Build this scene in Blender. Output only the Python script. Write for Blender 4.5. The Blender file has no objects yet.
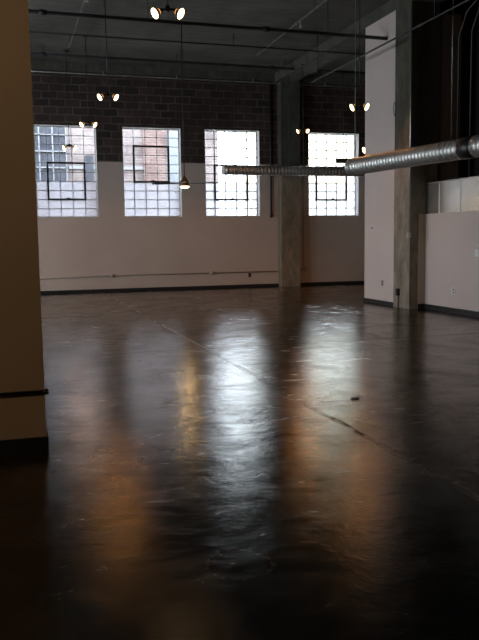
import bpy, bmesh, math, random
from mathutils import Vector, Matrix
random.seed(7)
scene = bpy.context.scene
COL = scene.collection
PI = math.pi

# ------------------------------------------------------------------ helpers
def new_bm():
    return bmesh.new()

def box(bm, x0, x1, y0, y1, z0, z1, mi=0):
    v = [bm.verts.new(p) for p in ((x0,y0,z0),(x1,y0,z0),(x1,y1,z0),(x0,y1,z0),
                                   (x0,y0,z1),(x1,y0,z1),(x1,y1,z1),(x0,y1,z1))]
    for q in ((3,2,1,0),(4,5,6,7),(0,1,5,4),(1,2,6,5),(2,3,7,6),(3,0,4,7)):
        f = bm.faces.new([v[i] for i in q]); f.material_index = mi

def frame_of(d):
    d = Vector(d).normalized()
    a = Vector((0,0,1)) if abs(d.z) < .9 else Vector((1,0,0))
    u = d.cross(a).normalized(); w = d.cross(u).normalized()
    return u, w

def tube(bm, pts, r, n=10, caps=True):
    pts = [Vector(p) for p in pts]
    rings = []
    for i, p in enumerate(pts):
        if i == 0: d = pts[1]-pts[0]
        elif i == len(pts)-1: d = pts[-1]-pts[-2]
        else: d = (pts[i+1]-pts[i]).normalized()+(pts[i]-pts[i-1]).normalized()
        u, w = frame_of(d)
        if i and rings:
            u = prev - d.normalized()*prev.dot(d.normalized()); u.normalize(); w = d.normalized().cross(u)
        prev = u
        rr = r[i] if isinstance(r, (list, tuple)) else r
        rings.append([bm.verts.new(p+u*math.cos(2*PI*k/n)*rr+w*math.sin(2*PI*k/n)*rr) for k in range(n)])
    for a, b in zip(rings, rings[1:]):
        for k in range(n):
            f = bm.faces.new((a[k], a[(k+1)%n], b[(k+1)%n], b[k])); f.smooth = True
    if caps:
        bm.faces.new(rings[0][::-1]); bm.faces.new(rings[-1])

def lathe(bm, prof, origin=(0,0,0), axis=(0,0,1), n=20, close=False):
    """prof: (radius, height along axis)"""
    o = Vector(origin); ax = Vector(axis).normalized(); u, w = frame_of(ax)
    rings = []
    for r, h in prof:
        if r < 1e-5: rings.append([bm.verts.new(o+ax*h)])
        else: rings.append([bm.verts.new(o+ax*h+(u*math.cos(2*PI*k/n)+w*math.sin(2*PI*k/n))*r) for k in range(n)])
    for a, b in zip(rings, rings[1:]):
        for k in range(n):
            k2 = (k+1) % n
            if len(a) == 1 and len(b) == 1: continue
            if len(a) == 1: f = bm.faces.new((a[0], b[k2], b[k]))
            elif len(b) == 1: f = bm.faces.new((a[k], a[k2], b[0]))
            else: f = bm.faces.new((a[k], a[k2], b[k2], b[k]))
            f.smooth = True

def obj(name, bm, mats, parent=None, bevel=0):
    if bevel:
        bmesh.ops.bevel(bm, geom=[e for e in bm.edges], offset=bevel, segments=1, affect='EDGES', profile=.5)
    bmesh.ops.recalc_face_normals(bm, faces=bm.faces[:])
    me = bpy.data.meshes.new(name); bm.to_mesh(me); bm.free()
    for m in (mats if isinstance(mats, (list, tuple)) else [mats]): me.materials.append(m)
    o = bpy.data.objects.new(name, me); COL.objects.link(o)
    if parent: o.parent = parent
    return o

def tag(o, label, cat, group=None):
    o['label'] = label; o['category'] = cat
    if group: o['group'] = group
    return o

def thing(name, label, cat, loc=(0,0,0), group=None, rz=0):
    o = bpy.data.objects.new(name, None); COL.objects.link(o)
    o.location = loc; o.rotation_euler = (0,0,rz); o.empty_display_size = .1
    return tag(o, label, cat, group)

def structure(name, bm, mats, label=None, cat=None, parent=None):
    o = obj(name, bm, mats, parent); o['kind'] = 'structure'
    if label: o['label'] = label
    if cat: o['category'] = cat
    return o

def copy_thing(o, parent=None):
    c = o.copy(); COL.objects.link(c)
    if parent: c.parent = parent
    for ch in list(o.children): copy_thing(ch, c)
    return c

# ------------------------------------------------------------------ materials
def mat(name):
    m = bpy.data.materials.new(name); m.use_nodes = True
    nt = m.node_tree; b = nt.nodes['Principled BSDF']
    return m, nt, b

def N(nt, typ, **kw):
    n = nt.nodes.new(typ)
    for k, v in kw.items():
        if k in n.inputs.keys() if hasattr(n.inputs, 'keys') else False: n.inputs[k].default_value = v
        else: setattr(n, k, v)
    return n

def ramp(nt, src, stops):
    r = nt.nodes.new('ShaderNodeValToRGB'); e = r.color_ramp.elements
    while len(e) < len(stops): e.new(.5)
    for x, (p, c) in zip(e, stops):
        x.position = p; x.color = (c[0], c[1], c[2], 1) if isinstance(c, (tuple, list)) else (c, c, c, 1)
    nt.links.new(src, r.inputs[0]); return r.outputs[0]

def coords(nt, scale=(1,1,1)):
    t = nt.nodes.new('ShaderNodeTexCoord'); mp = nt.nodes.new('ShaderNodeMapping')
    mp.inputs['Scale'].default_value = scale
    nt.links.new(t.outputs['Object'], mp.inputs[0]); return mp.outputs[0]

def noise(nt, vec, scale, detail=6, rough=.6, dist=0):
    n = nt.nodes.new('ShaderNodeTexNoise')
    n.inputs['Scale'].default_value = scale; n.inputs['Detail'].default_value = detail
    n.inputs['Roughness'].default_value = rough; n.inputs['Distortion'].default_value = dist
    nt.links.new(vec, n.inputs['Vector']); return n.outputs['Fac']

def bump(nt, b, h, strength, dist=.01):
    k = nt.nodes.new('ShaderNodeBump'); k.inputs['Strength'].default_value = strength
    k.inputs['Distance'].default_value = dist
    nt.links.new(h, k.inputs['Height']); nt.links.new(k.outputs[0], b.inputs['Normal'])

def surf(name, c0, c1, scale=3, rough=.6, metal=0, stretch=(1,1,1), bmp=0, bscale=40, spec=.5):
    m, nt, b = mat(name)
    v = coords(nt, stretch)
    nt.links.new(ramp(nt, noise(nt, v, scale), [(.3, c0), (.7, c1)]), b.inputs['Base Color'])
    b.inputs['Roughness'].default_value = rough; b.inputs['Metallic'].default_value = metal
    b.inputs['Specular IOR Level'].default_value = spec
    if bmp: bump(nt, b, noise(nt, v, bscale), bmp)
    return m

def math_node(nt, op, a, bv=None):
    n = nt.nodes.new('ShaderNodeMath'); n.operation = op
    for i, x in enumerate((a, bv)):
        if x is None: continue
        if isinstance(x, (int, float)): n.inputs[i].default_value = x
        else: nt.links.new(x, n.inputs[i])
    return n.outputs[0]

def mix_col(nt, fac, a, b2):
    n = nt.nodes.new('ShaderNodeMix'); n.data_type = 'RGBA'
    for s, x in ((n.inputs[0], fac), (n.inputs[6], a), (n.inputs[7], b2)):
        if isinstance(x, (int, float)): s.default_value = x
        elif isinstance(x, tuple): s.default_value = (*x, 1)
        else: nt.links.new(x, s)
    return n.outputs[2]

def floor_mat():
    m, nt, b = mat('stained_concrete')
    v = coords(nt); sep = nt.nodes.new('ShaderNodeSeparateXYZ'); nt.links.new(v, sep.inputs[0])
    X, Y = sep.outputs[0], sep.outputs[1]
    big = noise(nt, v, .55, 8, .65, .6); mid = noise(nt, v, 4, 8, .7, .4); fine = noise(nt, v, 38, 4, .6)
    base = ramp(nt, big, [(.3, (.006,.004,.003)), (.55, (.014,.009,.006)), (.75, (.030,.019,.013))])
    base = mix_col(nt, ramp(nt, mid, [(.45, 0), (.75, .55)]), base, (.038,.026,.018))
    # filled control joints
    wob = math_node(nt, 'MULTIPLY', math_node(nt, 'SUBTRACT', noise(nt, v, 2.2, 5), .5), .10)
    j1 = math_node(nt, 'ABSOLUTE', math_node(nt, 'SUBTRACT', math_node(nt, 'ADD', X, wob), 2.40))
    j1 = ramp(nt, j1, [(0, 1), (.022, .8), (.038, 0)])
    far = math_node(nt, 'LESS_THAN', math_node(nt, 'ABSOLUTE', math_node(nt, 'SUBTRACT', Y, 10.8)), 1.4)
    gate = math_node(nt, 'MAXIMUM', math_node(nt, 'MULTIPLY', far, .9), ramp(nt, noise(nt, v, 1.4, 3), [(.42, .12), (.62, .6)]))
    j1 = math_node(nt, 'MULTIPLY', j1, gate)
    base = mix_col(nt, math_node(nt, 'MULTIPLY', j1, .75), base, (.62,.55,.47))
    dark = math_node(nt, 'ABSOLUTE', math_node(nt, 'SUBTRACT', math_node(nt, 'ADD', X, wob), 2.41))
    near = math_node(nt, 'LESS_THAN', math_node(nt, 'ABSOLUTE', math_node(nt, 'SUBTRACT', Y, 5.15)), .38)
    chip = math_node(nt, 'MULTIPLY', ramp(nt, dark, [(0, 1), (.014, .9), (.024, 0)]), math_node(nt, 'MULTIPLY', near, ramp(nt, noise(nt, v, 7, 3), [(.40, .15), (.55, 1)])))
    base = mix_col(nt, chip, base, (.006,.005,.004))
    j2 = math_node(nt, 'ABSOLUTE', math_node(nt, 'SUBTRACT', math_node(nt, 'ADD', Y, wob), 9.5))
    j2 = math_node(nt, 'MULTIPLY', ramp(nt, j2, [(0, .7), (.02, .5), (.05, 0)]), gate)
    base = mix_col(nt, math_node(nt, 'MULTIPLY', j2, .5), base, (.004,.004,.004))
    # round grinder scar near the camera
    wx = math_node(nt, 'SUBTRACT', X, .915); wy = math_node(nt, 'SUBTRACT', Y, 3.07)
    rr = math_node(nt, 'SQRT', math_node(nt, 'ADD', math_node(nt, 'MULTIPLY', wx, wx), math_node(nt, 'MULTIPLY', wy, wy)))
    rr = math_node(nt, 'ADD', rr, math_node(nt, 'MULTIPLY', math_node(nt, 'SUBTRACT', noise(nt, v, 9, 3), .5), .06))
    ring = ramp(nt, math_node(nt, 'ABSOLUTE', math_node(nt, 'SUBTRACT', rr, .15)), [(0, 1), (.02, 0)])
    ring = math_node(nt, 'MULTIPLY', ring, ramp(nt, noise(nt, v, 30, 3), [(.4, .1), (.6, 1)]))
    base = mix_col(nt, math_node(nt, 'MULTIPLY', ring, .8), base, (.26,.25,.23))
    # scuffs
    sc = ramp(nt, noise(nt, coords(nt, (14, 30, 1)), 3, 3, .6), [(.70, 0), (.78, 1)])
    base = mix_col(nt, math_node(nt, 'MULTIPLY', sc, .12), base, (.14,.12,.10))
    # sealed surface: brown body under a clear, unevenly worn gloss
    streak = noise(nt, coords(nt, (1.5, 3.0, 1)), 2.2, 7, .7, .5)
    rg = ramp(nt, math_node(nt, 'ADD', math_node(nt, 'MULTIPLY', streak, .8), math_node(nt, 'MULTIPLY', big, .4)), [(.42, RLO), (.80, RHI)])
    hv = noise(nt, v, 4.0, 7, .6, .4)
    h = math_node(nt, 'ADD', math_node(nt, 'MULTIPLY', hv, 1.0), math_node(nt, 'MULTIPLY', fine, .22))
    h = math_node(nt, 'ADD', h, math_node(nt, 'MULTIPLY', j1, .35))
    h = math_node(nt, 'SUBTRACT', h, math_node(nt, 'MULTIPLY', chip, .5))
    k = nt.nodes.new('ShaderNodeBump'); k.inputs['Strength'].default_value = FBUMP; k.inputs['Distance'].default_value = .02
    nt.links.new(h, k.inputs['Height'])
    df = nt.nodes.new('ShaderNodeBsdfDiffuse'); gl = nt.nodes.new('ShaderNodeBsdfGlossy'); gl.distribution = 'BECKMANN'
    fr = nt.nodes.new('ShaderNodeFresnel'); fr.inputs['IOR'].default_value = 1.72
    for n in (df, gl, fr): nt.links.new(k.outputs[0], n.inputs['Normal'])
    nt.links.new(base, df.inputs['Color']); nt.links.new(rg, gl.inputs['Roughness']); gl.inputs['Color'].default_value = (1,.97,.93,1)
    worn = ramp(nt, noise(nt, v, 1.7, 7, .7, .8), [(.36, .70), (.55, 1)])
    fac = math_node(nt, 'MULTIPLY', fr.outputs[0], worn)
    scar = math_node(nt, 'MAXIMUM', math_node(nt, 'MAXIMUM', math_node(nt, 'MULTIPLY', j1, .7), math_node(nt, 'MULTIPLY', chip, .92)), math_node(nt, 'MAXIMUM', math_node(nt, 'MULTIPLY', j2, .5), math_node(nt, 'MULTIPLY', sc, .35)))
    fac = math_node(nt, 'MULTIPLY', fac, math_node(nt, 'SUBTRACT', 1.0, scar))
    mx = nt.nodes.new('ShaderNodeMixShader'); nt.links.new(fac, mx.inputs[0])
    nt.links.new(df.outputs[0], mx.inputs[1]); nt.links.new(gl.outputs[0], mx.inputs[2])
    out = nt.nodes['Material Output']; nt.links.new(mx.outputs[0], out.inputs[0]); nt.nodes.remove(b)
    return m
RLO, RHI, FBUMP = .16, .31, .15

def brick_mat(name, c1, c2, mortar, w, h, msize=.012, axis='XZ', bmp=.5, rough=.85):
    m, nt, b = mat(name)
    t = nt.nodes.new('ShaderNodeTexCoord'); sep = nt.nodes.new('ShaderNodeSeparateXYZ')
    nt.links.new(t.outputs['Object'], sep.inputs[0])
    cmb = nt.nodes.new('ShaderNodeCombineXYZ')
    nt.links.new(sep.outputs[0 if axis == 'XZ' else 1], cmb.inputs[0]); nt.links.new(sep.outputs[2], cmb.inputs[1])
    # wobble the courses a little
    wv = nt.nodes.new('ShaderNodeVectorMath'); wv.operation = 'ADD'
    nz = nt.nodes.new('ShaderNodeTexNoise'); nz.inputs['Scale'].default_value = 2.5
    nt.links.new(t.outputs['Object'], nz.inputs['Vector'])
    sc = nt.nodes.new('ShaderNodeVectorMath'); sc.operation = 'SCALE'; sc.inputs['Scale'].default_value = .06*(h/.2)
    nt.links.new(nz.outputs['Color'], sc.inputs[0]); nt.links.new(cmb.outputs[0], wv.inputs[0]); nt.links.new(sc.outputs[0], wv.inputs[1])
    br = nt.nodes.new('ShaderNodeTexBrick')
    br.inputs['Scale'].default_value = 1; br.inputs['Brick Width'].default_value = w; br.inputs['Row Height'].default_value = h
    br.inputs['Mortar Size'].default_value = msize; br.inputs['Mortar Smooth'].default_value = .2
    br.inputs['Color1'].default_value = (*c1, 1); br.inputs['Color2'].default_value = (*c2, 1); br.inputs['Mortar'].default_value = (*mortar, 1)
    nt.links.new(wv.outputs[0], br.inputs['Vector'])
    n2 = noise(nt, t.outputs['Object'], 1.3, 6, .7)
    col = mix_col(nt, ramp(nt, n2, [(.42, 0), (.62, .7)]), br.outputs['Color'], tuple(x*.45 for x in c1))
    nt.links.new(col, b.inputs['Base Color']); b.inputs['Roughness'].default_value = rough
    inv = math_node(nt, 'SUBTRACT', 1.0, br.outputs['Fac'])
    bump(nt, b, inv, bmp, .02)
    return m

def concrete_ceiling_mat():
    m, nt, b = mat('board_formed_concrete')
    v = coords(nt); sep = nt.nodes.new('ShaderNodeSeparateXYZ'); nt.links.new(v, sep.inputs[0])
    cl = ramp(nt, noise(nt, v, .7, 8, .7, .5), [(.3, (.045,.042,.034)), (.7, (.135,.128,.105))])
    wv = nt.nodes.new('ShaderNodeTexWave'); wv.wave_type = 'BANDS'; wv.bands_direction = 'Y'
    wv.inputs['Scale'].default_value = 1.1; wv.inputs['Distortion'].default_value = .4; wv.inputs['Detail'].default_value = 2
    nt.links.new(v, wv.inputs['Vector'])
    ln = ramp(nt, wv.outputs['Fac'], [(.0, 1), (.05, 0)])
    cl = mix_col(nt, math_node(nt, 'MULTIPLY', ln, .5), cl, (.03,.03,.028))
    nt.links.new(cl, b.inputs['Base Color']); b.inputs['Roughness'].default_value = .9
    bump(nt, b, noise(nt, v, 14, 5), .4, .01)
    return m

def emit_mat(name, col, s):
    m = bpy.data.materials.new(name); m.use_nodes = True; nt = m.node_tree; nt.nodes.clear()
    e = nt.nodes.new('ShaderNodeEmission'); e.inputs[0].default_value = (*col, 1); e.inputs[1].default_value = s
    o = nt.nodes.new('ShaderNodeOutputMaterial'); nt.links.new(e.outputs[0], o.inputs[0]); return m

def clear_glass_mat():
    m = bpy.data.materials.new('clear_glass'); m.use_nodes = True; nt = m.node_tree; nt.nodes.clear()
    tr = nt.nodes.new('ShaderNodeBsdfTransparent'); tr.inputs[0].default_value = (.9,.91,.92,1)
    gl = nt.nodes.new('ShaderNodeBsdfGlossy'); gl.inputs['Roughness'].default_value = .02
    mx = nt.nodes.new('ShaderNodeMixShader'); mx.inputs[0].default_value = .06
    o = nt.nodes.new('ShaderNodeOutputMaterial')
    nt.links.new(tr.outputs[0], mx.inputs[1]); nt.links.new(gl.outputs[0], mx.inputs[2]); nt.links.new(mx.outputs[0], o.inputs[0])
    return m

def frosted_glass_mat():
    m = bpy.data.materials.new('frosted_glass'); m.use_nodes = True; nt = m.node_tree; nt.nodes.clear()
    tl = nt.nodes.new('ShaderNodeBsdfTranslucent'); tl.inputs[0].default_value = FROST
    tr = nt.nodes.new('ShaderNodeBsdfTransparent'); tr.inputs[0].default_value = (.9,.9,.92,1)
    mx = nt.nodes.new('ShaderNodeMixShader'); mx.inputs[0].default_value = .40
    o = nt.nodes.new('ShaderNodeOutputMaterial')
    nt.links.new(tl.outputs[0], mx.inputs[1]); nt.links.new(tr.outputs[0], mx.inputs[2]); nt.links.new(mx.outputs[0], o.inputs[0])
    return m
FROST = (.43,.435,.47,1)

def duct_mat():
    m, nt, b = mat('galvanised_spiral')
    v = coords(nt)
    nt.links.new(ramp(nt, noise(nt, v, 5, 5), [(.3, (.52,.52,.50)), (.7, (.70,.70,.67))]), b.inputs['Base Color'])
    b.inputs['Metallic'].default_value = .9
    nt.links.new(ramp(nt, noise(nt, v, 9, 4), [(.3, .36), (.7, .52)]), b.inputs['Roughness'])
    return m

M_floor = floor_mat()
M_paint = surf('beige_wall_paint', (.51,.41,.35), (.585,.475,.41), .8, .75, bmp=.12, bscale=25)
M_shaft = surf('pale_pink_wall_paint', (.60,.50,.46), (.66,.56,.52), .6, .7, bmp=.1, bscale=25)
M_pier = surf('tan_paint_and_stub_shade', (.50,.40,.29), (.56,.45,.33), .8, .7)
M_block = brick_mat('clay_block', (.085,.052,.042), (.028,.021,.018), (.145,.112,.09), .40, .20, .014)
M_ceiling = concrete_ceiling_mat()
def column_mat(name, c0, c1, d0, d1, zline):
    """bare concrete, rubbed clean below a line and still sooty above it"""
    m, nt, b = mat(name)
    v = coords(nt); sep = nt.nodes.new('ShaderNodeSeparateXYZ'); nt.links.new(v, sep.inputs[0])
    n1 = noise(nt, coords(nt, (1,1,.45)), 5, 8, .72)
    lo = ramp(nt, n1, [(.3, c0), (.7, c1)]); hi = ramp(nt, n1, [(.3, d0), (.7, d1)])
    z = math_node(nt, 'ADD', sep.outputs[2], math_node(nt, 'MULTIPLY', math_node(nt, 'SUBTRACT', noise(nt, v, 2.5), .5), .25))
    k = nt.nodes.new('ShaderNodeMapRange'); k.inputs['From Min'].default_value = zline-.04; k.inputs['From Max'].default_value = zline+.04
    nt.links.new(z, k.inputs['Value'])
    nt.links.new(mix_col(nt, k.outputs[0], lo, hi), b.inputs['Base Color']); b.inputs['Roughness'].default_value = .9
    bump(nt, b, noise(nt, v, 30), .5); return m
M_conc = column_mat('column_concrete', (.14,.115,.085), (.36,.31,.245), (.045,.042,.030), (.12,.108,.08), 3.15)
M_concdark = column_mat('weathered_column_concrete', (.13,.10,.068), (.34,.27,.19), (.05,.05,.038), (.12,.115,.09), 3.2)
M_dark = surf('near_black_wall', (.020,.020,.017), (.028,.028,.024), .6, .8)
M_base = surf('black_rubber_base', (.010,.010,.011), (.016,.016,.017), 6, .5)
M_sash = surf('weathered_steel_sash', (.26,.26,.265), (.42,.42,.425), 8, .6)
M_vent = surf('dark_steel_vent', (.014,.015,.018), (.025,.026,.03), 8, .5)
M_reveal = surf('white_reveal_paint', (.74,.72,.70), (.80,.78,.76), 2, .7)
M_glass = clear_glass_mat(); M_frost = frosted_glass_mat()
M_pipe = surf('dark_iron_pipe', (.012,.012,.012), (.03,.028,.026), 6, .55)
M_pipegrey = surf('grey_sprinkler_pipe', (.10,.10,.095), (.20,.20,.19), 6, .45, .5)
M_rodgrey = surf('dull_grey_pipe', (.045,.045,.042), (.085,.085,.08), 6, .5, .3)
M_steel = surf('bright_steel_conduit', (.45,.45,.44), (.60,.60,.58), 5, .35, .8)
M_beigepipe = surf('painted_conduit', (.34,.29,.25), (.42,.36,.32), 5, .55)
M_duct = duct_mat()
M_sheet = surf('galvanised_sheet', (.66,.67,.62), (.90,.90,.84), 2.6, .26, .9, bmp=.25, bscale=3)
M_joint = surf('bright_sheet_joint', (.80,.80,.76), (.90,.90,.86), 4, .55, .4)
M_black = surf('black_metal', (.008,.008,.008), (.016,.015,.014), 8, .4)
M_copper = surf('copper_shade', (.16,.065,.03), (.26,.11,.045), 12, .5, .3)
M_white = surf('white_plastic', (.75,.74,.72), (.82,.81,.79), 5, .4)
M_bulb = emit_mat('halogen_glow', (1,.72,.36), 9)
M_neck = emit_mat('warm_bulb_neck', (1,.42,.12), 1.4)
M_bowl = emit_mat('frosted_lamp_bowl', (1,.86,.55), 3.5)
M_ext = brick_mat('pale_brick', (0.195,0.146,0.140), (0.247,0.189,0.182), (0.273,0.247,0.240), .26, .085, .014, bmp=.2)
M_extred = brick_mat('red_brick', (0.176,0.094,0.081), (0.211,0.124,0.104), (0.260,0.231,0.224), .26, .085, .012, bmp=.2)
M_extgrey = surf('grey_render', (0.189,0.202,0.224), (0.224,0.240,0.260), 2, .8)
M_extframe = surf('pale_window_frame', (0.234,0.234,0.247), (0.273,0.273,0.286), 4, .6)
M_extglass = surf('dull_window_glass', (0.046,0.049,0.062), (0.098,0.101,0.117), 1.6, .25)
M_cream = surf('cream_render', (.60,.55,.35), (.65,.60,.40), 1, .8)
M_ground = surf('alley_concrete', (0.234,0.227,0.215), (0.293,0.286,0.273), .8, .9)

# ------------------------------------------------------------------ room measures
YB = 21.016                     # inner face of the window wall
CEIL = 6.10
XL, XRR = -5.2, 12.0
YF = -3.0
WZ0, WZ1, WW = 2.056, 4.498, 1.63
WX = [.742, 3.077, 5.396, 8.543]
BRK = 3.552
WT = .36

# floor, ceiling
bm = new_bm(); box(bm, XL-.3, XRR+.3, YF-.3, YB+WT, -.2, 0); structure('floor', bm, M_floor)
bm = new_bm(); box(bm, XL-.3, XRR+.3, YF-.3, YB+WT, CEIL, CEIL+.3); structure('ceiling', bm, M_ceiling)

# window wall: painted below, bare clay block above
def wall_grid(bm, xs, zs, holes, y0, y1, z_of_mat):
    for i in range(len(xs)-1):
        for j in range(len(zs)-1):
            xm, zm = (xs[i]+xs[i+1])/2, (zs[j]+zs[j+1])/2
            if any(a < xm < b and c < zm < d for a, b, c, d in holes): continue
            box(bm, xs[i], xs[i+1], y0, y1, zs[j], zs[j+1], z_of_mat(zm))
holes = [(x, x+WW, WZ0, WZ1) for x in WX]
xs = sorted([XL, XRR]+[h[0] for h in holes]+[h[1] for h in holes])
bm = new_bm(); wall_grid(bm, xs, [0, WZ0, BRK, WZ1, CEIL], holes, YB, YB+WT, lambda z: 0 if z < BRK else 1)
structure('wall_back', bm, [M_paint, M_block])
bm = new_bm(); box(bm, XL, XRR, YB-.14, YB, 5.88, CEIL); structure('trim_1', bm, M_concdark)   # ledger beam at the head of the wall

# baseboards on the window wall (broken at the column)
bm = new_bm(); box(bm, XL, 7.575, YB-.025, YB, 0, .085); box(bm, 8.165, XRR, YB-.025, YB, 0, .085)
structure('baseboard_back', bm, M_base)

# unseen left wall; bare openings added to let in side daylight
LW = [(11.0, 12.5), (13.7, 15.2), (16.4, 17.9)]
LZ = (.9, 3.2)
bm = new_bm()
ys = sorted([YF, YB]+[a for p in LW for a in p]); zs = [0, LZ[0], LZ[1], CEIL]
for i in range(len(ys)-1):
    for j in range(3):
        ym, zm = (ys[i]+ys[i+1])/2, (zs[j]+zs[j+1])/2
        if any(a < ym < b for a, b in LW) and LZ[0] < zm < LZ[1]: continue
        box(bm, XL-.3, XL, ys[i], ys[i+1], zs[j], zs[j+1])
structure('wall_left', bm, M_paint)
bm = new_bm(); box(bm, XL-.3, XRR+.3, YF-.3, YF, 0, CEIL); structure('wall_front', bm, M_dark)  # unseen end wall, near-black to keep the ambient light low
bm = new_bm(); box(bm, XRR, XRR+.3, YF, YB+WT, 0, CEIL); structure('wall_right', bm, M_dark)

# near left pier: a stub of wall facing the camera
PX, PY = .185, 5.24
bm = new_bm(); box(bm, XL, PX, PY, PY+.30, 0, CEIL); structure('wall_pier', bm, M_pier)
bm = new_bm(); box(bm, XL, PX+.012, PY-.014, PY+.31, 0, .100); structure('baseboard_left', bm, M_base)

# right-hand shaft of white wall between column and far room
SX = 7.48
bm = new_bm(); box(bm, SX, 9.3, 13.79, 15.15, 0, 5.86); structure('wall_shaft', bm, M_shaft)
bm = new_bm(); box(bm, SX-.016, SX, 13.79, 15.165, 0, .085); box(bm, SX-.016, 9.3, 15.15, 15.166, 0, .085); structure('baseboard_shaft', bm, M_base)
bm = new_bm(); box(bm, 7.46, 8.05, 13.15, 13.79, 0, CEIL)
column = structure('concrete_column', bm, M_conc, 'bare grey concrete column beside the pale shaft wall', 'column')
# the low wall right of the column
HX, HY, HZ = 7.80, 13.14, 1.855
bm = new_bm(); box(bm, HX, 8.55, 5.5, HY, 0, HZ); structure('wall_low', bm, M_shaft)
bm = new_bm(); box(bm, 7.645, 8.55, HY, 13.15, 0, HZ); structure('wall_stub', bm, M_pier)  # pink wall end; its warm shade is put into the colour as tan
bm = new_bm(); box(bm, HX-.016, HX, 5.5, HY-.016, 0, .10); box(bm, 7.645, HX, HY-.016, HY, 0, .10); structure('baseboard_right', bm, M_base)
# dark back of the recess over the low wall, and beams
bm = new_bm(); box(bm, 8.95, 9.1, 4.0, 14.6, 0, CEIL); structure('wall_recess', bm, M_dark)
bm = new_bm(); box(bm, 7.46, 8.05, 4.0, 13.15, 5.84, CEIL); box(bm, 7.46, 8.05, 13.79, YB, 5.86, CEIL); structure('trim_2', bm, M_concdark)
bm = new_bm(); box(bm, XL, 7.46, 12.75, 13.35, 5.93, CEIL); structure('trim_3', bm, M_concdark)

# column engaged in the window wall
bm = new_bm(); box(bm, 7.582, 8.158, YB-.30, YB, 0, 5.88)
structure('concrete_column', bm, M_concdark, 'weathered concrete column between third and fourth windows', 'column')

# ------------------------------------------------------------------ windows
def make_window(n, x0, vr0, vr1, vc0, vc1):
    yf = YB+.20
    bm = new_bm(); t = .03
    box(bm, x0, x0+WW, yf-.03, yf+.03, WZ0, WZ0+t); box(bm, x0, x0+WW, yf-.03, yf+.03, WZ1-t, WZ1)
    box(bm, x0, x0+t, yf-.03, yf+.03, WZ0+t, WZ1-t); box(bm, x0+WW-t, x0+WW, yf-.03, yf+.03, WZ0+t, WZ1-t)
    w = structure('window_%d' % n, bm, M_sash)
    cw, rh = WW/5, (WZ1-WZ0)/10
    bm = new_bm(); m = .0075 if n < 3 else .012
    for i in range(1, 5): box(bm, x0+i*cw-m, x0+i*cw+m, yf-.02, yf+.012, WZ0+t, WZ1-t)
    for j in range(1, 10): box(bm, x0+t, x0+WW-t, yf-.018, yf+.010, WZ0+j*rh-m, WZ0+j*rh+m)
    obj('muntin_grid', bm, M_sash, w)
    bm = new_bm(); vx0, vx1 = x0+vc0*cw, x0+vc1*cw; vz1, vz0 = WZ1-vr0*rh, WZ1-vr1*rh; e = .024
    for a in ((vx0-e, vx1+e, vz0-e, vz0+e), (vx0-e, vx1+e, vz1-e, vz1+e), (vx0-e, vx0+e, vz0+e, vz1-e), (vx1-e, vx1+e, vz0+e, vz1-e)):
        box(bm, a[0], a[1], yf-.05, yf+.02, a[2], a[3])
    vf = obj('vent_sash', bm, M_vent, w); vf['label'] = 'dark opening sash in the pale grid'
    bm = new_bm(); mx = (vx0+vx1)/2
    box(bm, mx-.05, mx+.05, yf-.075, yf-.05, vz0-.015, vz0+.03); box(bm, mx-.012, mx+.07, yf-.09, yf-.075, vz0+.02, vz0+.045)
    obj('latch', bm, M_vent, vf)
    bm = new_bm(); box(bm, x0+t, x0+WW-t, yf-.003, yf+.003, WZ0+4*rh, WZ1-t); obj('clear_glass', bm, M_glass, w)
    bm = new_bm(); box(bm, x0+t, x0+WW-t, yf-.003, yf+.003, WZ0+t, WZ0+4*rh)
    g = obj('frosted_glass', bm, M_frost, w); g['label'] = 'milky lower panes'
    # white painted reveal lining
    bm = new_bm(); q = .012
    for a in ((x0, x0+q, WZ0, WZ1), (x0+WW-q, x0+WW, WZ0, WZ1), (x0+q, x0+WW-q, WZ0, WZ0+q), (x0+q, x0+WW-q, WZ1-q, WZ1)):
        box(bm, a[0], a[1], YB-.004, yf-.03, a[2], a[3])
    obj('reveal', bm, M_reveal, w)
for n, (x, v) in enumerate(zip(WX, ((4, 8, 1, 4), (2, 6, 1, 4), (4, 8, 1, 4), (4, 8, 1, 4)))): make_window(n+1, x, *v)

# ------------------------------------------------------------------ hanging spotlights
def spot_head(root, side):
    """one reflector lamp on the end of the crossbar, aimed out and down"""
    j = Vector((side*.052, 0, .035)); ax = Vector((side*.74, -.45, -.50)).normalized()
    bm = new_bm()
    lathe(bm, [(0,-.004),(.016,0),(.020,.02),(.024,.04),(.052,.085),(.056,.095),(.052,.094),(.030,.06)], j, ax, 18)
    h = obj('lamp_head', bm, M_black, root)
    bm = new_bm(); lathe(bm, [(0,.100),(.030,.097),(.050,.090),(.048,.084),(0,.080)], j, ax, 18)
    obj('bulb', bm, M_bulb, h)
    bm = new_bm(); lathe(bm, [(.0265,.040),(.031,.052),(.0285,.054)], j, ax, 14); obj('neck_glow', bm, M_neck, h)
    return j+ax*.14, ax

def make_spot(drop):
    root = thing('hanging_spotlight', '', 'ceiling light')
    bm = new_bm(); tube(bm, [(0,0,.06),(0,0,drop)], .007, 6); obj('drop_rod', bm, M_black, root)
    bm = new_bm(); lathe(bm, [(0,drop-.03),(.05,drop-.03),(.06,drop)], n=14); obj('canopy', bm, M_black, root)
    bm = new_bm(); tube(bm, [(-.062,0,.04),(.062,0,.04)], .010, 8); lathe(bm, [(0,.02),(.022,.02),(.022,.07),(0,.075)], n=12)
    obj('crossbar', bm, M_black, root)
    return root, [spot_head(root, -1), spot_head(root, 1)]

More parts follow.
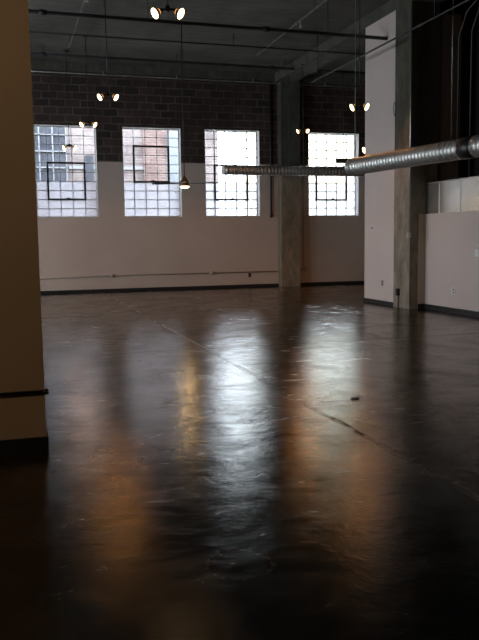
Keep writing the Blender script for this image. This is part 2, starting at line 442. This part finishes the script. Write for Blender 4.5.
def y_far(p): return p[1] > 5
def warm_spot(p, d, power, size=2.5):
    l = bpy.data.lights.new('halogen', 'SPOT'); l.energy = power; l.color = (1, .38, .085) if y_far(p) else (1, .66, .38)
    l.spot_size = size; l.spot_blend = .8; l.shadow_soft_size = .045
    o = bpy.data.objects.new('halogen_light', l); COL.objects.link(o)
    o.location = p; o.rotation_euler = Vector(d).to_track_quat('-Z', 'Y').to_euler(); return o

LAMP_W = 26
SZ = 3.51
LS = 1.29                        # lamp size
proto, ends = make_spot((CEIL-4.11)/LS)
spots = [(1.92, 9.13, 4.10, -.20, 1, 'pair of lit spotlights hanging highest in view, nearest the camera'),
         (1.89, 14.6, 4.10, -.13, 1, 'pair of lit spotlights against the dark blocks between first and second windows'),
         (1.87, 18.1, 4.10, -.10, 1, 'pair of lit spotlights over the top right corner of the first window'),
         (1.54, 19.6, 3.73, -.08, .86, 'pair of lit spotlights seen against the panes of the first window'),
         (7.21, 18.1, 4.10, -.50, .82, 'pair of lit spotlights at the top left corner of the fourth window'),
         (6.52, 13.45, 3.90, -.45, .92, 'pair of lit spotlights overlapping the left edge of the pale shaft'),
         (8.453, 16.93, 3.53, -.2, .78, 'pair of lit spotlights mostly behind the pale shaft'),
         (-.9, 1.4, 4.10, 0, 1, 'added unseen pair of spotlights behind the camera, lighting the tan pier')]  # last pair added out of view to light the pier
for i, (x, y, z, rz, k, lab) in enumerate(spots):
    o = proto if i == 0 else copy_thing(proto)
    k *= LS
    o.location = (x, y, z); o.rotation_euler = (0, 0, rz); o.scale = (k, k, (CEIL-z)/((CEIL-4.11)/LS) if abs(z-4.1) > .1 else k)
    tag(o, lab, 'ceiling light', 'hanging twin spotlights')
    R = Matrix.Rotation(rz, 3, 'Z')
    for p, ax in ends:
        ax2 = R @ ax
        warm_spot(R @ p * k + Vector((x, y, z)), (ax2.x*.5, ax2.y*.5, -1) if i != 7 else (.1, .9, -.1), LAMP_W * (1.7 if i == 7 else .05 if i == 0 else .3 if i == 2 else .5 if i == 6 else 2.2 if i == 4 else .7 if i == 5 else .85))
spots_end = None

# ------------------------------------------------------------------ ceiling fans
def make_fan(drop, rad, tl=.12, ws=1):
    root = thing('ceiling_fan', '', 'ceiling fan')
    bm = new_bm(); tube(bm, [(0,0,.12),(0,0,drop)], .009, 8); obj('downrod', bm, M_pipe, root)
    bm = new_bm(); lathe(bm, [(0,drop-.07),(.03,drop-.07),(.07,drop)], n=16); obj('canopy', bm, M_pipe, root)
    bm = new_bm(); lathe(bm, [(0,.18),(.02,.18),(.028,.15),(.06,.11),(.095,.045),(.108,-.01),(.108,-.05),(.06,-.055)], n=24)
    obj('motor_housing', bm, M_copper, root)
    bm = new_bm(); lathe(bm, [(.09,-.045),(.106,-.05),(.100,-.080),(.06,-.098),(0,-.104)], n=24); obj('lamp_bowl', bm, M_bowl, root)
    for k in range(4):
        a = k*PI/2; ca, sa = math.cos(a), math.sin(a)
        bm = new_bm()
        pts = [(.09,.022),(.18,.028),(.22,.055),(rad*.8,.07),(rad-.03,.066),(rad,.04),(rad,-.04),(rad-.03,-.066),(rad*.8,-.07),(.22,-.055),(.18,-.028),(.09,-.022)]
        top = []; bot = []
        for u, w in pts:
            w *= ws; z = .01+w*tl
            top.append(bm.verts.new((u*ca-w*sa, u*sa+w*ca, z+.005))); bot.append(bm.verts.new((u*ca-w*sa, u*sa+w*ca, z-.005)))
        bm.faces.new(top); bm.faces.new(bot[::-1])
        for i in range(len(pts)):
            i2 = (i+1) % len(pts); bm.faces.new((top[i], bot[i], bot[i2], top[i2]))
        obj('blade', bm, M_pipe, root)
    return root
FZ = 2.645
fan = make_fan(CEIL-FZ, .72); fan.location = (3.76, 16.5, FZ); fan.rotation_euler = (0,0,-.29)
tag(fan, 'copper ceiling fan with a lit bowl between second and third windows', 'ceiling fan', 'ceiling fans')
F2 = 3.29
fan2 = make_fan(CEIL-F2, .82, .5, 1.3); fan2.location = (8.55, 17.05, F2); fan2.rotation_euler = (0,0,-.50)
tag(fan2, 'ceiling fan with one dark blade showing over the duct end', 'ceiling fan', 'ceiling fans')
def warm_point(p, w, r=.06):
    l = bpy.data.lights.new('bowl', 'SPOT'); l.energy = w; l.color = (1, .62, .25); l.shadow_soft_size = r; l.spot_size = 3.12; l.spot_blend = .1
    o = bpy.data.objects.new('fan_light', l); COL.objects.link(o); o.location = p
warm_point((3.76, 16.5, FZ-.19), 11); warm_point((8.55, 17.05, F2-.19), 12)

# ------------------------------------------------------------------ ducts
def spiral_duct(parent, name, p0, p1, r, seam=.085, m=M_duct, n=28):
    p0, p1 = Vector(p0), Vector(p1); L = (p1-p0).length; ax = (p1-p0).normalized()
    bm = new_bm(); prof = [(r-.012, .04), (r-.012, 0), (r, 0)]
    s = seam
    while s < L:
        prof += [(r, s-.008), (r+.005, s-.004), (r+.005, s+.004), (r, s+.008)]; s += seam
    prof += [(r, L), (r-.012, L), (r-.012, L-.04)]
    lathe(bm, prof, p0, ax, n)
    return obj(name, bm, m, parent)

E = Vector((6.044, 12.768, 2.70)); F = Vector((6.479, 9.494, 2.70)); d = (F-E).normalized()
t = thing('round_duct', 'large spiral metal duct running forward past the concrete column', 'air duct', (0,0,0), 'spiral air ducts')
Lcol = 2.98
spiral_duct(t, 'spiral_pipe', E, E+d*Lcol, .150)
bm = new_bm(); lathe(bm, [(.10,-.012),(.155,-.012),(.158,.03),(.150,.035)], E, d, 28); obj('end_ring', bm, M_duct, t)
bm = new_bm(); lathe(bm, [(.150,0),(.162,.01),(.162,.26),(.150,.27)], E+d*Lcol, d, 28)
c = obj('flexible_connector', bm, M_black, t); c['label'] = 'dark fabric connector'
spiral_duct(t, 'spiral_pipe', E+d*(Lcol+.27), E+d*6.2, .155)
for s in (.10, 2.7, 5.0):
    q = E+d*s; bm = new_bm()
    lathe(bm, [(.156,-.015),(.160,-.015),(.160,.015),(.156,.015)], q, d, 24); tube(bm, [q+Vector((0,0,.15)), (q.x, q.y, CEIL)], .004, 6)
    obj('hanger', bm, M_duct, t)

t = thing('round_duct', 'slimmer spiral metal duct crossing in front of third and fourth windows', 'air duct', (0,0,0), 'spiral air ducts')
YD, ZD = 20.0, 3.28
spiral_duct(t, 'spiral_pipe', (5.635, YD, ZD), (10.8, YD, ZD), .135, .10)
bm = new_bm(); lathe(bm, [(.132,-.01),(.139,-.01),(.139,.03),(.134,.035)], (5.635,YD,ZD), (1,0,0), 28); lathe(bm, [(0,.01),(.13,.01)], (5.635,YD,ZD), (1,0,0), 28)
c = obj('end_cap', bm, M_white, t); c['label'] = 'pale capped end'
for hx in (5.97, 7.55, 9.2, 10.6):
    bm = new_bm(); tube(bm, [(hx,YD,ZD+.125),(hx,YD,CEIL)], .009, 6); box(bm, hx-.02, hx+.02, YD-.03, YD+.03, ZD+.125, ZD+.155)
    obj('hanger', bm, M_rodgrey, t)

# galvanised rectangular duct lying on the low wall
t = thing('rectangular_duct', 'galvanised rectangular metal duct lying on top of the low wall', 'air duct')
y0, y1, dx0, dx1, z0, z1 = 5.7, 13.12, 7.82, 8.2, HZ, 2.452
joints = [5.7, 6.9, 8.3, 9.6, 10.9, 11.99, 12.69, y1]
for a, b in zip(joints, joints[1:]):
    bm = new_bm(); box(bm, dx0, dx1, a+.004, b-.004, z0+.002, z1-.02)
    # cross-broken left face
    obj('duct_section', bm, M_sheet, t)
bm = new_bm(); box(bm, dx0-.018, dx1+.01, y0, y1, z1-.02, z1); o = obj('top_flange', bm, M_steel, t); o['label'] = 'bright folded top edge'
for a in joints[1:-1]:
    bm = new_bm(); box(bm, dx0-.006, dx0, a-.016, a+.016, z0+.002, z1-.02); obj('slip_joint', bm, M_joint, t)

# ------------------------------------------------------------------ pipes on and under the ceiling
def sprinkler(t, x, y, z):
    bm = new_bm(); lathe(bm, [(0,.10),(.014,.10),(.014,.03),(.02,.02),(.010,0),(.006,-.012),(.04,-.014),(.04,-.018),(0,-.02)], (x, y, z), n=12)
    obj('sprinkler_head', bm, M_steel, t)
def pipe(name, label, pts, r, m, cat='pipe', group='pipes under the ceiling', couplings=(), hangers=(), hz=CEIL):
    t = thing(name, label, cat, (0,0,0), group)
    bm = new_bm(); tube(bm, pts, r, 10); obj('pipe_run', bm, m, t)
    p0, p1 = Vector(pts[0]), Vector(pts[-1]); ax = (p1-p0).normalized()
    for f in couplings:
        bm = new_bm(); lathe(bm, [(r,-.07),(r*1.5,-.06),(r*1.5,.06),(r,.07)], p0.lerp(p1, f), ax, 12); obj('coupling', bm, m, t)
    for f in hangers:
        q = p0.lerp(p1, f); bm = new_bm(); tube(bm, [q+Vector((0,0,r*.8)), (q.x, q.y, hz)], .008, 6)
        lathe(bm, [(r*1.02,-.015),(r*1.25,-.015),(r*1.25,.015),(r*1.02,.015)], q, ax, 12); obj('hanger', bm, M_pipe, t)
    return t
pipe('ceiling_pipe', 'thick dark pipe across the ceiling nearest the camera', [(XL,14.78,5.64),(7.47,14.167,5.40)], .035, M_pipe, couplings=(.47,.8), hangers=(.3,.62,.9))
pipe('ceiling_pipe', 'thin dark pipe across the middle of the ceiling', [(XL,17.0,5.83),(XRR,17.2,5.83)], .018, M_pipe, hangers=(.33,.6))
pipe('ceiling_pipe', 'dark pipe across the ceiling just before the block wall', [(XL,19.2,5.90),(XRR,19.4,5.90)], .035, M_pipe, couplings=(.36,.70), hangers=(.36,.55,.72))
t = pipe('ceiling_pipe', 'pale sprinkler pipe running forward over the third window', [(5.95,17.9,5.85),(5.80,9.5,5.85)], .020, M_pipegrey, couplings=(.02,.33), hangers=(.18,.45)); sprinkler(t, 5.89, 14.9, 5.73)
t = pipe('ceiling_pipe', 'pale sprinkler pipe running forward over the first window', [(1.51,18.2,5.85),(1.545,9.5,5.85)], .018, M_pipegrey, couplings=(.03,.42), hangers=(.02,.45)); sprinkler(t, 1.528, 14.3, 5.73)
pipe('ceiling_pipe', 'grey pipe crossing in front of the shaft and column tops', [(7.0,17.0,5.075),(7.0,8.0,5.075)], .018, M_rodgrey, couplings=(.05,.55), hangers=(.04,.6,.85))
t = pipe('wall_conduit', 'pale conduit along the top of the block wall', [(XL,YB-.17,5.83),(XRR,YB-.17,5.80)], .016, M_steel, group='wall conduits', cat='conduit')
for x in (.5, 2.6, 4.6, 6.8, 9.0):
    bm = new_bm(); box(bm, x-.012, x+.012, YB-.19, YB-.14, 5.80, 5.90); obj('strap', bm, M_steel, t)

# ------------------------------------------------------------------ conduits and boxes on the window wall
def junction(x, y, z, parent, m=M_beigepipe, r=.055):
    bm = new_bm(); lathe(bm, [(0,-.055),(r*.85,-.055),(r,-.045),(r,0)], (x,y,z), (0,1,0), 16)
    tube(bm, [(x-.09,y-.025,z),(x+.09,y-.025,z)], .022, 8); return obj('junction_box', bm, m, parent)
t = thing('wall_conduit', 'thin painted conduit low along the beige window wall', 'conduit', (0,0,0), 'wall conduits')
bm = new_bm(); tube(bm, [(XL,YB-.02,.40),(1.2,YB-.02,.415),(2.68,YB-.02,.447),(7.58,YB-.02,.447)], .015, 8); obj('conduit_run', bm, M_beigepipe, t)
junction(2.68, YB, .447, t); junction(5.55, YB, .45, t)
t = thing('wall_conduit', 'painted conduit dropping beside the fourth window to a round box', 'conduit', (0,0,0), 'wall conduits')
bm = new_bm(); tube(bm, [(8.37,YB-.02,5.80),(8.37,YB-.02,.50)], .013, 8); tube(bm, [(8.16,YB-.02,.46),(8.37,YB-.02,.50)], .013, 8); obj('conduit_run', bm, M_beigepipe, t)
junction(8.39, YB, .505, t, r=.065)
t = thing('wall_conduit', 'black pipe hanging on the wall right of the third window', 'conduit', (0,0,0), 'wall conduits')
bm = new_bm(); tube(bm, [(7.355,YB-.04,5.8),(7.355,YB-.04,2.08)], .026, 8); obj('conduit_run', bm, M_pipe, t)
bm = new_bm(); lathe(bm, [(0,-.03),(.04,-.03),(.045,.05),(.026,.06)], (7.355,YB-.04,2.05), n=12); obj('end_plug', bm, M_black, t)

def plate(name, lab, cat, x, y, z, nrm, m=M_white, w=.075, h=.12, slots='outlet', group=None):
    """a cover plate with the things set into it; nrm 'x' faces -X, 'y' faces -Y"""
    t = thing(name, lab, cat, (x, y, z), group)
    def bx(bm, u0, u1, v0, v1, d0, d1):
        if nrm == 'x': box(bm, -d1, -d0, u0, u1, v0, v1)
        else: box(bm, u0, u1, -d1, -d0, v0, v1)
    bm = new_bm(); bx(bm, -w/2, w/2, -h/2, h/2, 0, .008); obj('cover_plate', bm, m, t)
    if slots == 'outlet':
        for s in (-.028, .028):
            bm = new_bm(); bx(bm, -.018, .018, s-.016, s+.016, .008, .011); obj('socket', bm, M_black, t)
    elif slots == 'switch':
        bm = new_bm(); bx(bm, -.014, .014, -.03, .03, .008, .016); obj('rocker', bm, M_black if m is M_white and w < .08 else M_white, t)
    return t
plate('wall_outlet', 'dark outlet low on the beige wall below the third window', 'outlet', 6.683, YB, .358, 'y', M_black, group='wall outlets')
plate('light_switch', 'small switch at shoulder height on the pale shaft', 'switch', SX, 14.78, 1.615, 'x', M_white, .075, .12, 'switch')
plate('wall_outlet', 'outlet low on the pale shaft wall beside the column', 'outlet', SX, 14.30, .457, 'x', M_beigepipe, group='wall outlets')
plate('wall_outlet', 'white double outlet low on the right-hand low wall, under the switch', 'outlet', HX, 12.13, .414, 'x', M_white, .12, .12, group='wall outlets')
plate('light_switch', 'white switch high on the right-hand low wall at the picture edge', 'switch', HX, 11.42, 1.123, 'x', M_white, .12, .125, 'switch')
t = thing('outlet_box', 'black surface outlet box near the foot of the concrete column', 'outlet', (7.46, 13.57, .315))
bm = new_bm(); box(bm, -.05, 0, -.045, .045, -.07, .07); obj('box_body', bm, M_black, t, .006)
bm = new_bm(); tube(bm, [(-.02,0,-.07),(-.02,0,-.315)], .016, 8); o = obj('stub_conduit', bm, M_beigepipe, t); o['label'] = 'pale conduit into the floor'
t = thing('wall_conduit', 'shiny steel conduit down the near corner of the concrete column', 'conduit', (0,0,0), 'wall conduits')
bm = new_bm(); tube(bm, [(7.435,13.12,5.8),(7.435,13.12,1.47)], .016, 10); obj('conduit_run', bm, M_steel, t)
bm = new_bm(); box(bm, 7.405, 7.46, 13.10, 13.16, 1.40, 1.50); obj('end_box', bm, M_steel, t)
for yy, lab in ((12.87, 'dark rod rising behind the rectangular duct, the one nearer the column'), (12.45, 'dark rod rising behind the rectangular duct, the one nearer the picture edge')):
    t = thing('wall_conduit', lab, 'conduit', (8.3, yy, HZ), 'wall conduits')
    bm = new_bm(); tube(bm, [(0,0,0),(0,0,3.3),(0,-.25,3.7),(0,-.9,3.95)], .018, 8); obj('conduit_run', bm, M_rodgrey, t)
# loop of wire on the column side
bm = new_bm(); tube(bm, [(7.452, 13.78+.05*math.sin(k*.6), 3.95+.13*math.cos(k*.6)) for k in range(10)], .008, 6)
obj('wire_loop', bm, M_black, column)
# dark rail across the near pier
t = thing('bumper_rail', 'dark round rail across the tan pier near the floor', 'rail')
bm = new_bm(); tube(bm, [(XL,PY-.013,.415),(PX+.015,PY-.013,.415)], .013, 12); obj('rail_tube', bm, M_black, t)
bm = new_bm(); lathe(bm, [(0,.0),(.018,0),(.020,.02),(.014,.04)], (PX+.025,PY-.013,.415), (-1,0,0), 12); obj('end_cap', bm, M_black, t)
# crumb of plaster on the floor
bm = new_bm(); bmesh.ops.create_icosphere(bm, subdivisions=2, radius=.04)
for v in bm.verts: v.co = Vector((v.co.x*1.1, v.co.y*.7, v.co.z*.30+.009))*random.uniform(.85, 1.1)
o = obj('plaster_crumb', bm, M_white); o.location = (2.883, 6.015, 0); tag(o, 'small white crumb of plaster lying on the dark floor', 'debris')

# ------------------------------------------------------------------ outside
bm = new_bm(); box(bm, -40, 70, YB+WT, 90, -.5, -.25); structure('ground', bm, M_ground)
EY = 26.0
t = thing('brick_building', 'pale brick building across the alley behind first, second and third windows', 'building', (0,0,-.25))
bm = new_bm(); box(bm, -14, 7.154, EY, EY+6, 0, 13); obj('brick_wall', bm, M_ext, t)
bm = new_bm(); box(bm, 4.50, 5.228, EY-.12, EY, 0, 13); o = obj('pilaster', bm, M_extred, t); o['label'] = 'red brick pilaster'
bm = new_bm(); box(bm, 5.403, 6.05, EY-.05, EY, 0, 13); o = obj('rendered_panel', bm, M_extgrey, t); o['label'] = 'grey rendered strip'
bm = new_bm(); box(bm, 2.0, 4.5, EY-.06, EY, 4.05, 4.15); obj('string_course', bm, M_extframe, t)
for (a, b, z0, z1) in ((.2, 1.93, 3.55, 6.2), (-4.2, -1.2, 3.6, 6.4)):
    bm = new_bm(); nx, nz = 4, 5
    for i in range(nx+1): x = a+(b-a)*i/nx; box(bm, x-.02, x+.02, EY-.10, EY-.02, z0, z1)
    for j in range(nz+1): z = z0+(z1-z0)*j/nz; box(bm, a-.03, b+.03, EY-.10, EY-.02, z-.02, z+.02)
    f = obj('window_sash', bm, M_extframe, t)
    bm = new_bm(); box(bm, a, b, EY-.05, EY-.01, z0, z1); obj('pane', bm, M_extglass, f)
bm = new_bm(); box(bm, 2.55, 2.80, EY-.08, EY-.01, 3.6, 4.5); f = obj('window_sash', bm, M_extglass, t)
t = thing('added_building', 'added distant cream building yellowing the light of the fourth window', 'building', (0,0,-.25))  # added behind the window to turn its floor reflection yellowish
bm = new_bm(); box(bm, 17.5, 34, 48, 56, 0, 11.5); obj('rendered_wall', bm, M_cream, t)
bm = new_bm(); box(bm, 17.3, 34.2, 47.8, 56.2, 11.5, 11.9); obj('parapet', bm, M_extframe, t)

# ------------------------------------------------------------------ light
w = bpy.data.worlds.new('overcast_sky'); scene.world = w; w.use_nodes = True
bg = w.node_tree.nodes['Background']; bg.inputs[0].default_value = (.80,.91,1.0,1); bg.inputs[1].default_value = 16.5
def portal(x, y, z, sx, sz, rot):
    l = bpy.data.lights.new('window_portal', 'AREA'); l.shape = 'RECTANGLE'; l.size = sx; l.size_y = sz; l.cycles.is_portal = True
    o = bpy.data.objects.new('window_portal', l); COL.objects.link(o); o.location = (x, y, z); o.rotation_euler = rot
for x in WX: portal(x+WW/2, YB+WT+.02, (WZ0+WZ1)/2, WW, WZ1-WZ0, (-PI/2, 0, 0))
for a, b in LW: portal(XL-.32, (a+b)/2, sum(LZ)/2, LZ[1]-LZ[0], b-a, (0, -PI/2, 0))

# ------------------------------------------------------------------ camera
cam = bpy.data.cameras.new('camera'); co = bpy.data.objects.new('camera', cam); COL.objects.link(co)
yaw, pitch, roll = math.radians(16.819), math.radians(6.218), math.radians(-.771)
fwd = Vector((math.sin(yaw)*math.cos(pitch), math.cos(yaw)*math.cos(pitch), -math.sin(pitch)))
right = Vector((math.cos(yaw), -math.sin(yaw), 0)); up = right.cross(fwd)
r2 = right*math.cos(roll)+up*math.sin(roll); u2 = up*math.cos(roll)-right*math.sin(roll)
mw = Matrix((r2, u2, -fwd)).transposed().to_4x4(); mw.translation = (0, 0, 1.44); co.matrix_world = mw
cam.sensor_width = 36; cam.lens = 753.17/640*36; cam.clip_end = 300; cam.clip_start = .05
scene.camera = co
scene.view_settings.view_transform = 'Standard'; scene.view_settings.look = 'None'
scene.view_settings.gamma = 1; scene.view_settings.use_curve_mapping = False; scene.view_settings.exposure = 0
scene.cycles.use_denoising = True
scene.cycles.max_bounces = 10; scene.cycles.diffuse_bounces = 6; scene.cycles.transparent_max_bounces = 12
scene.cycles.sample_clamp_indirect = 8
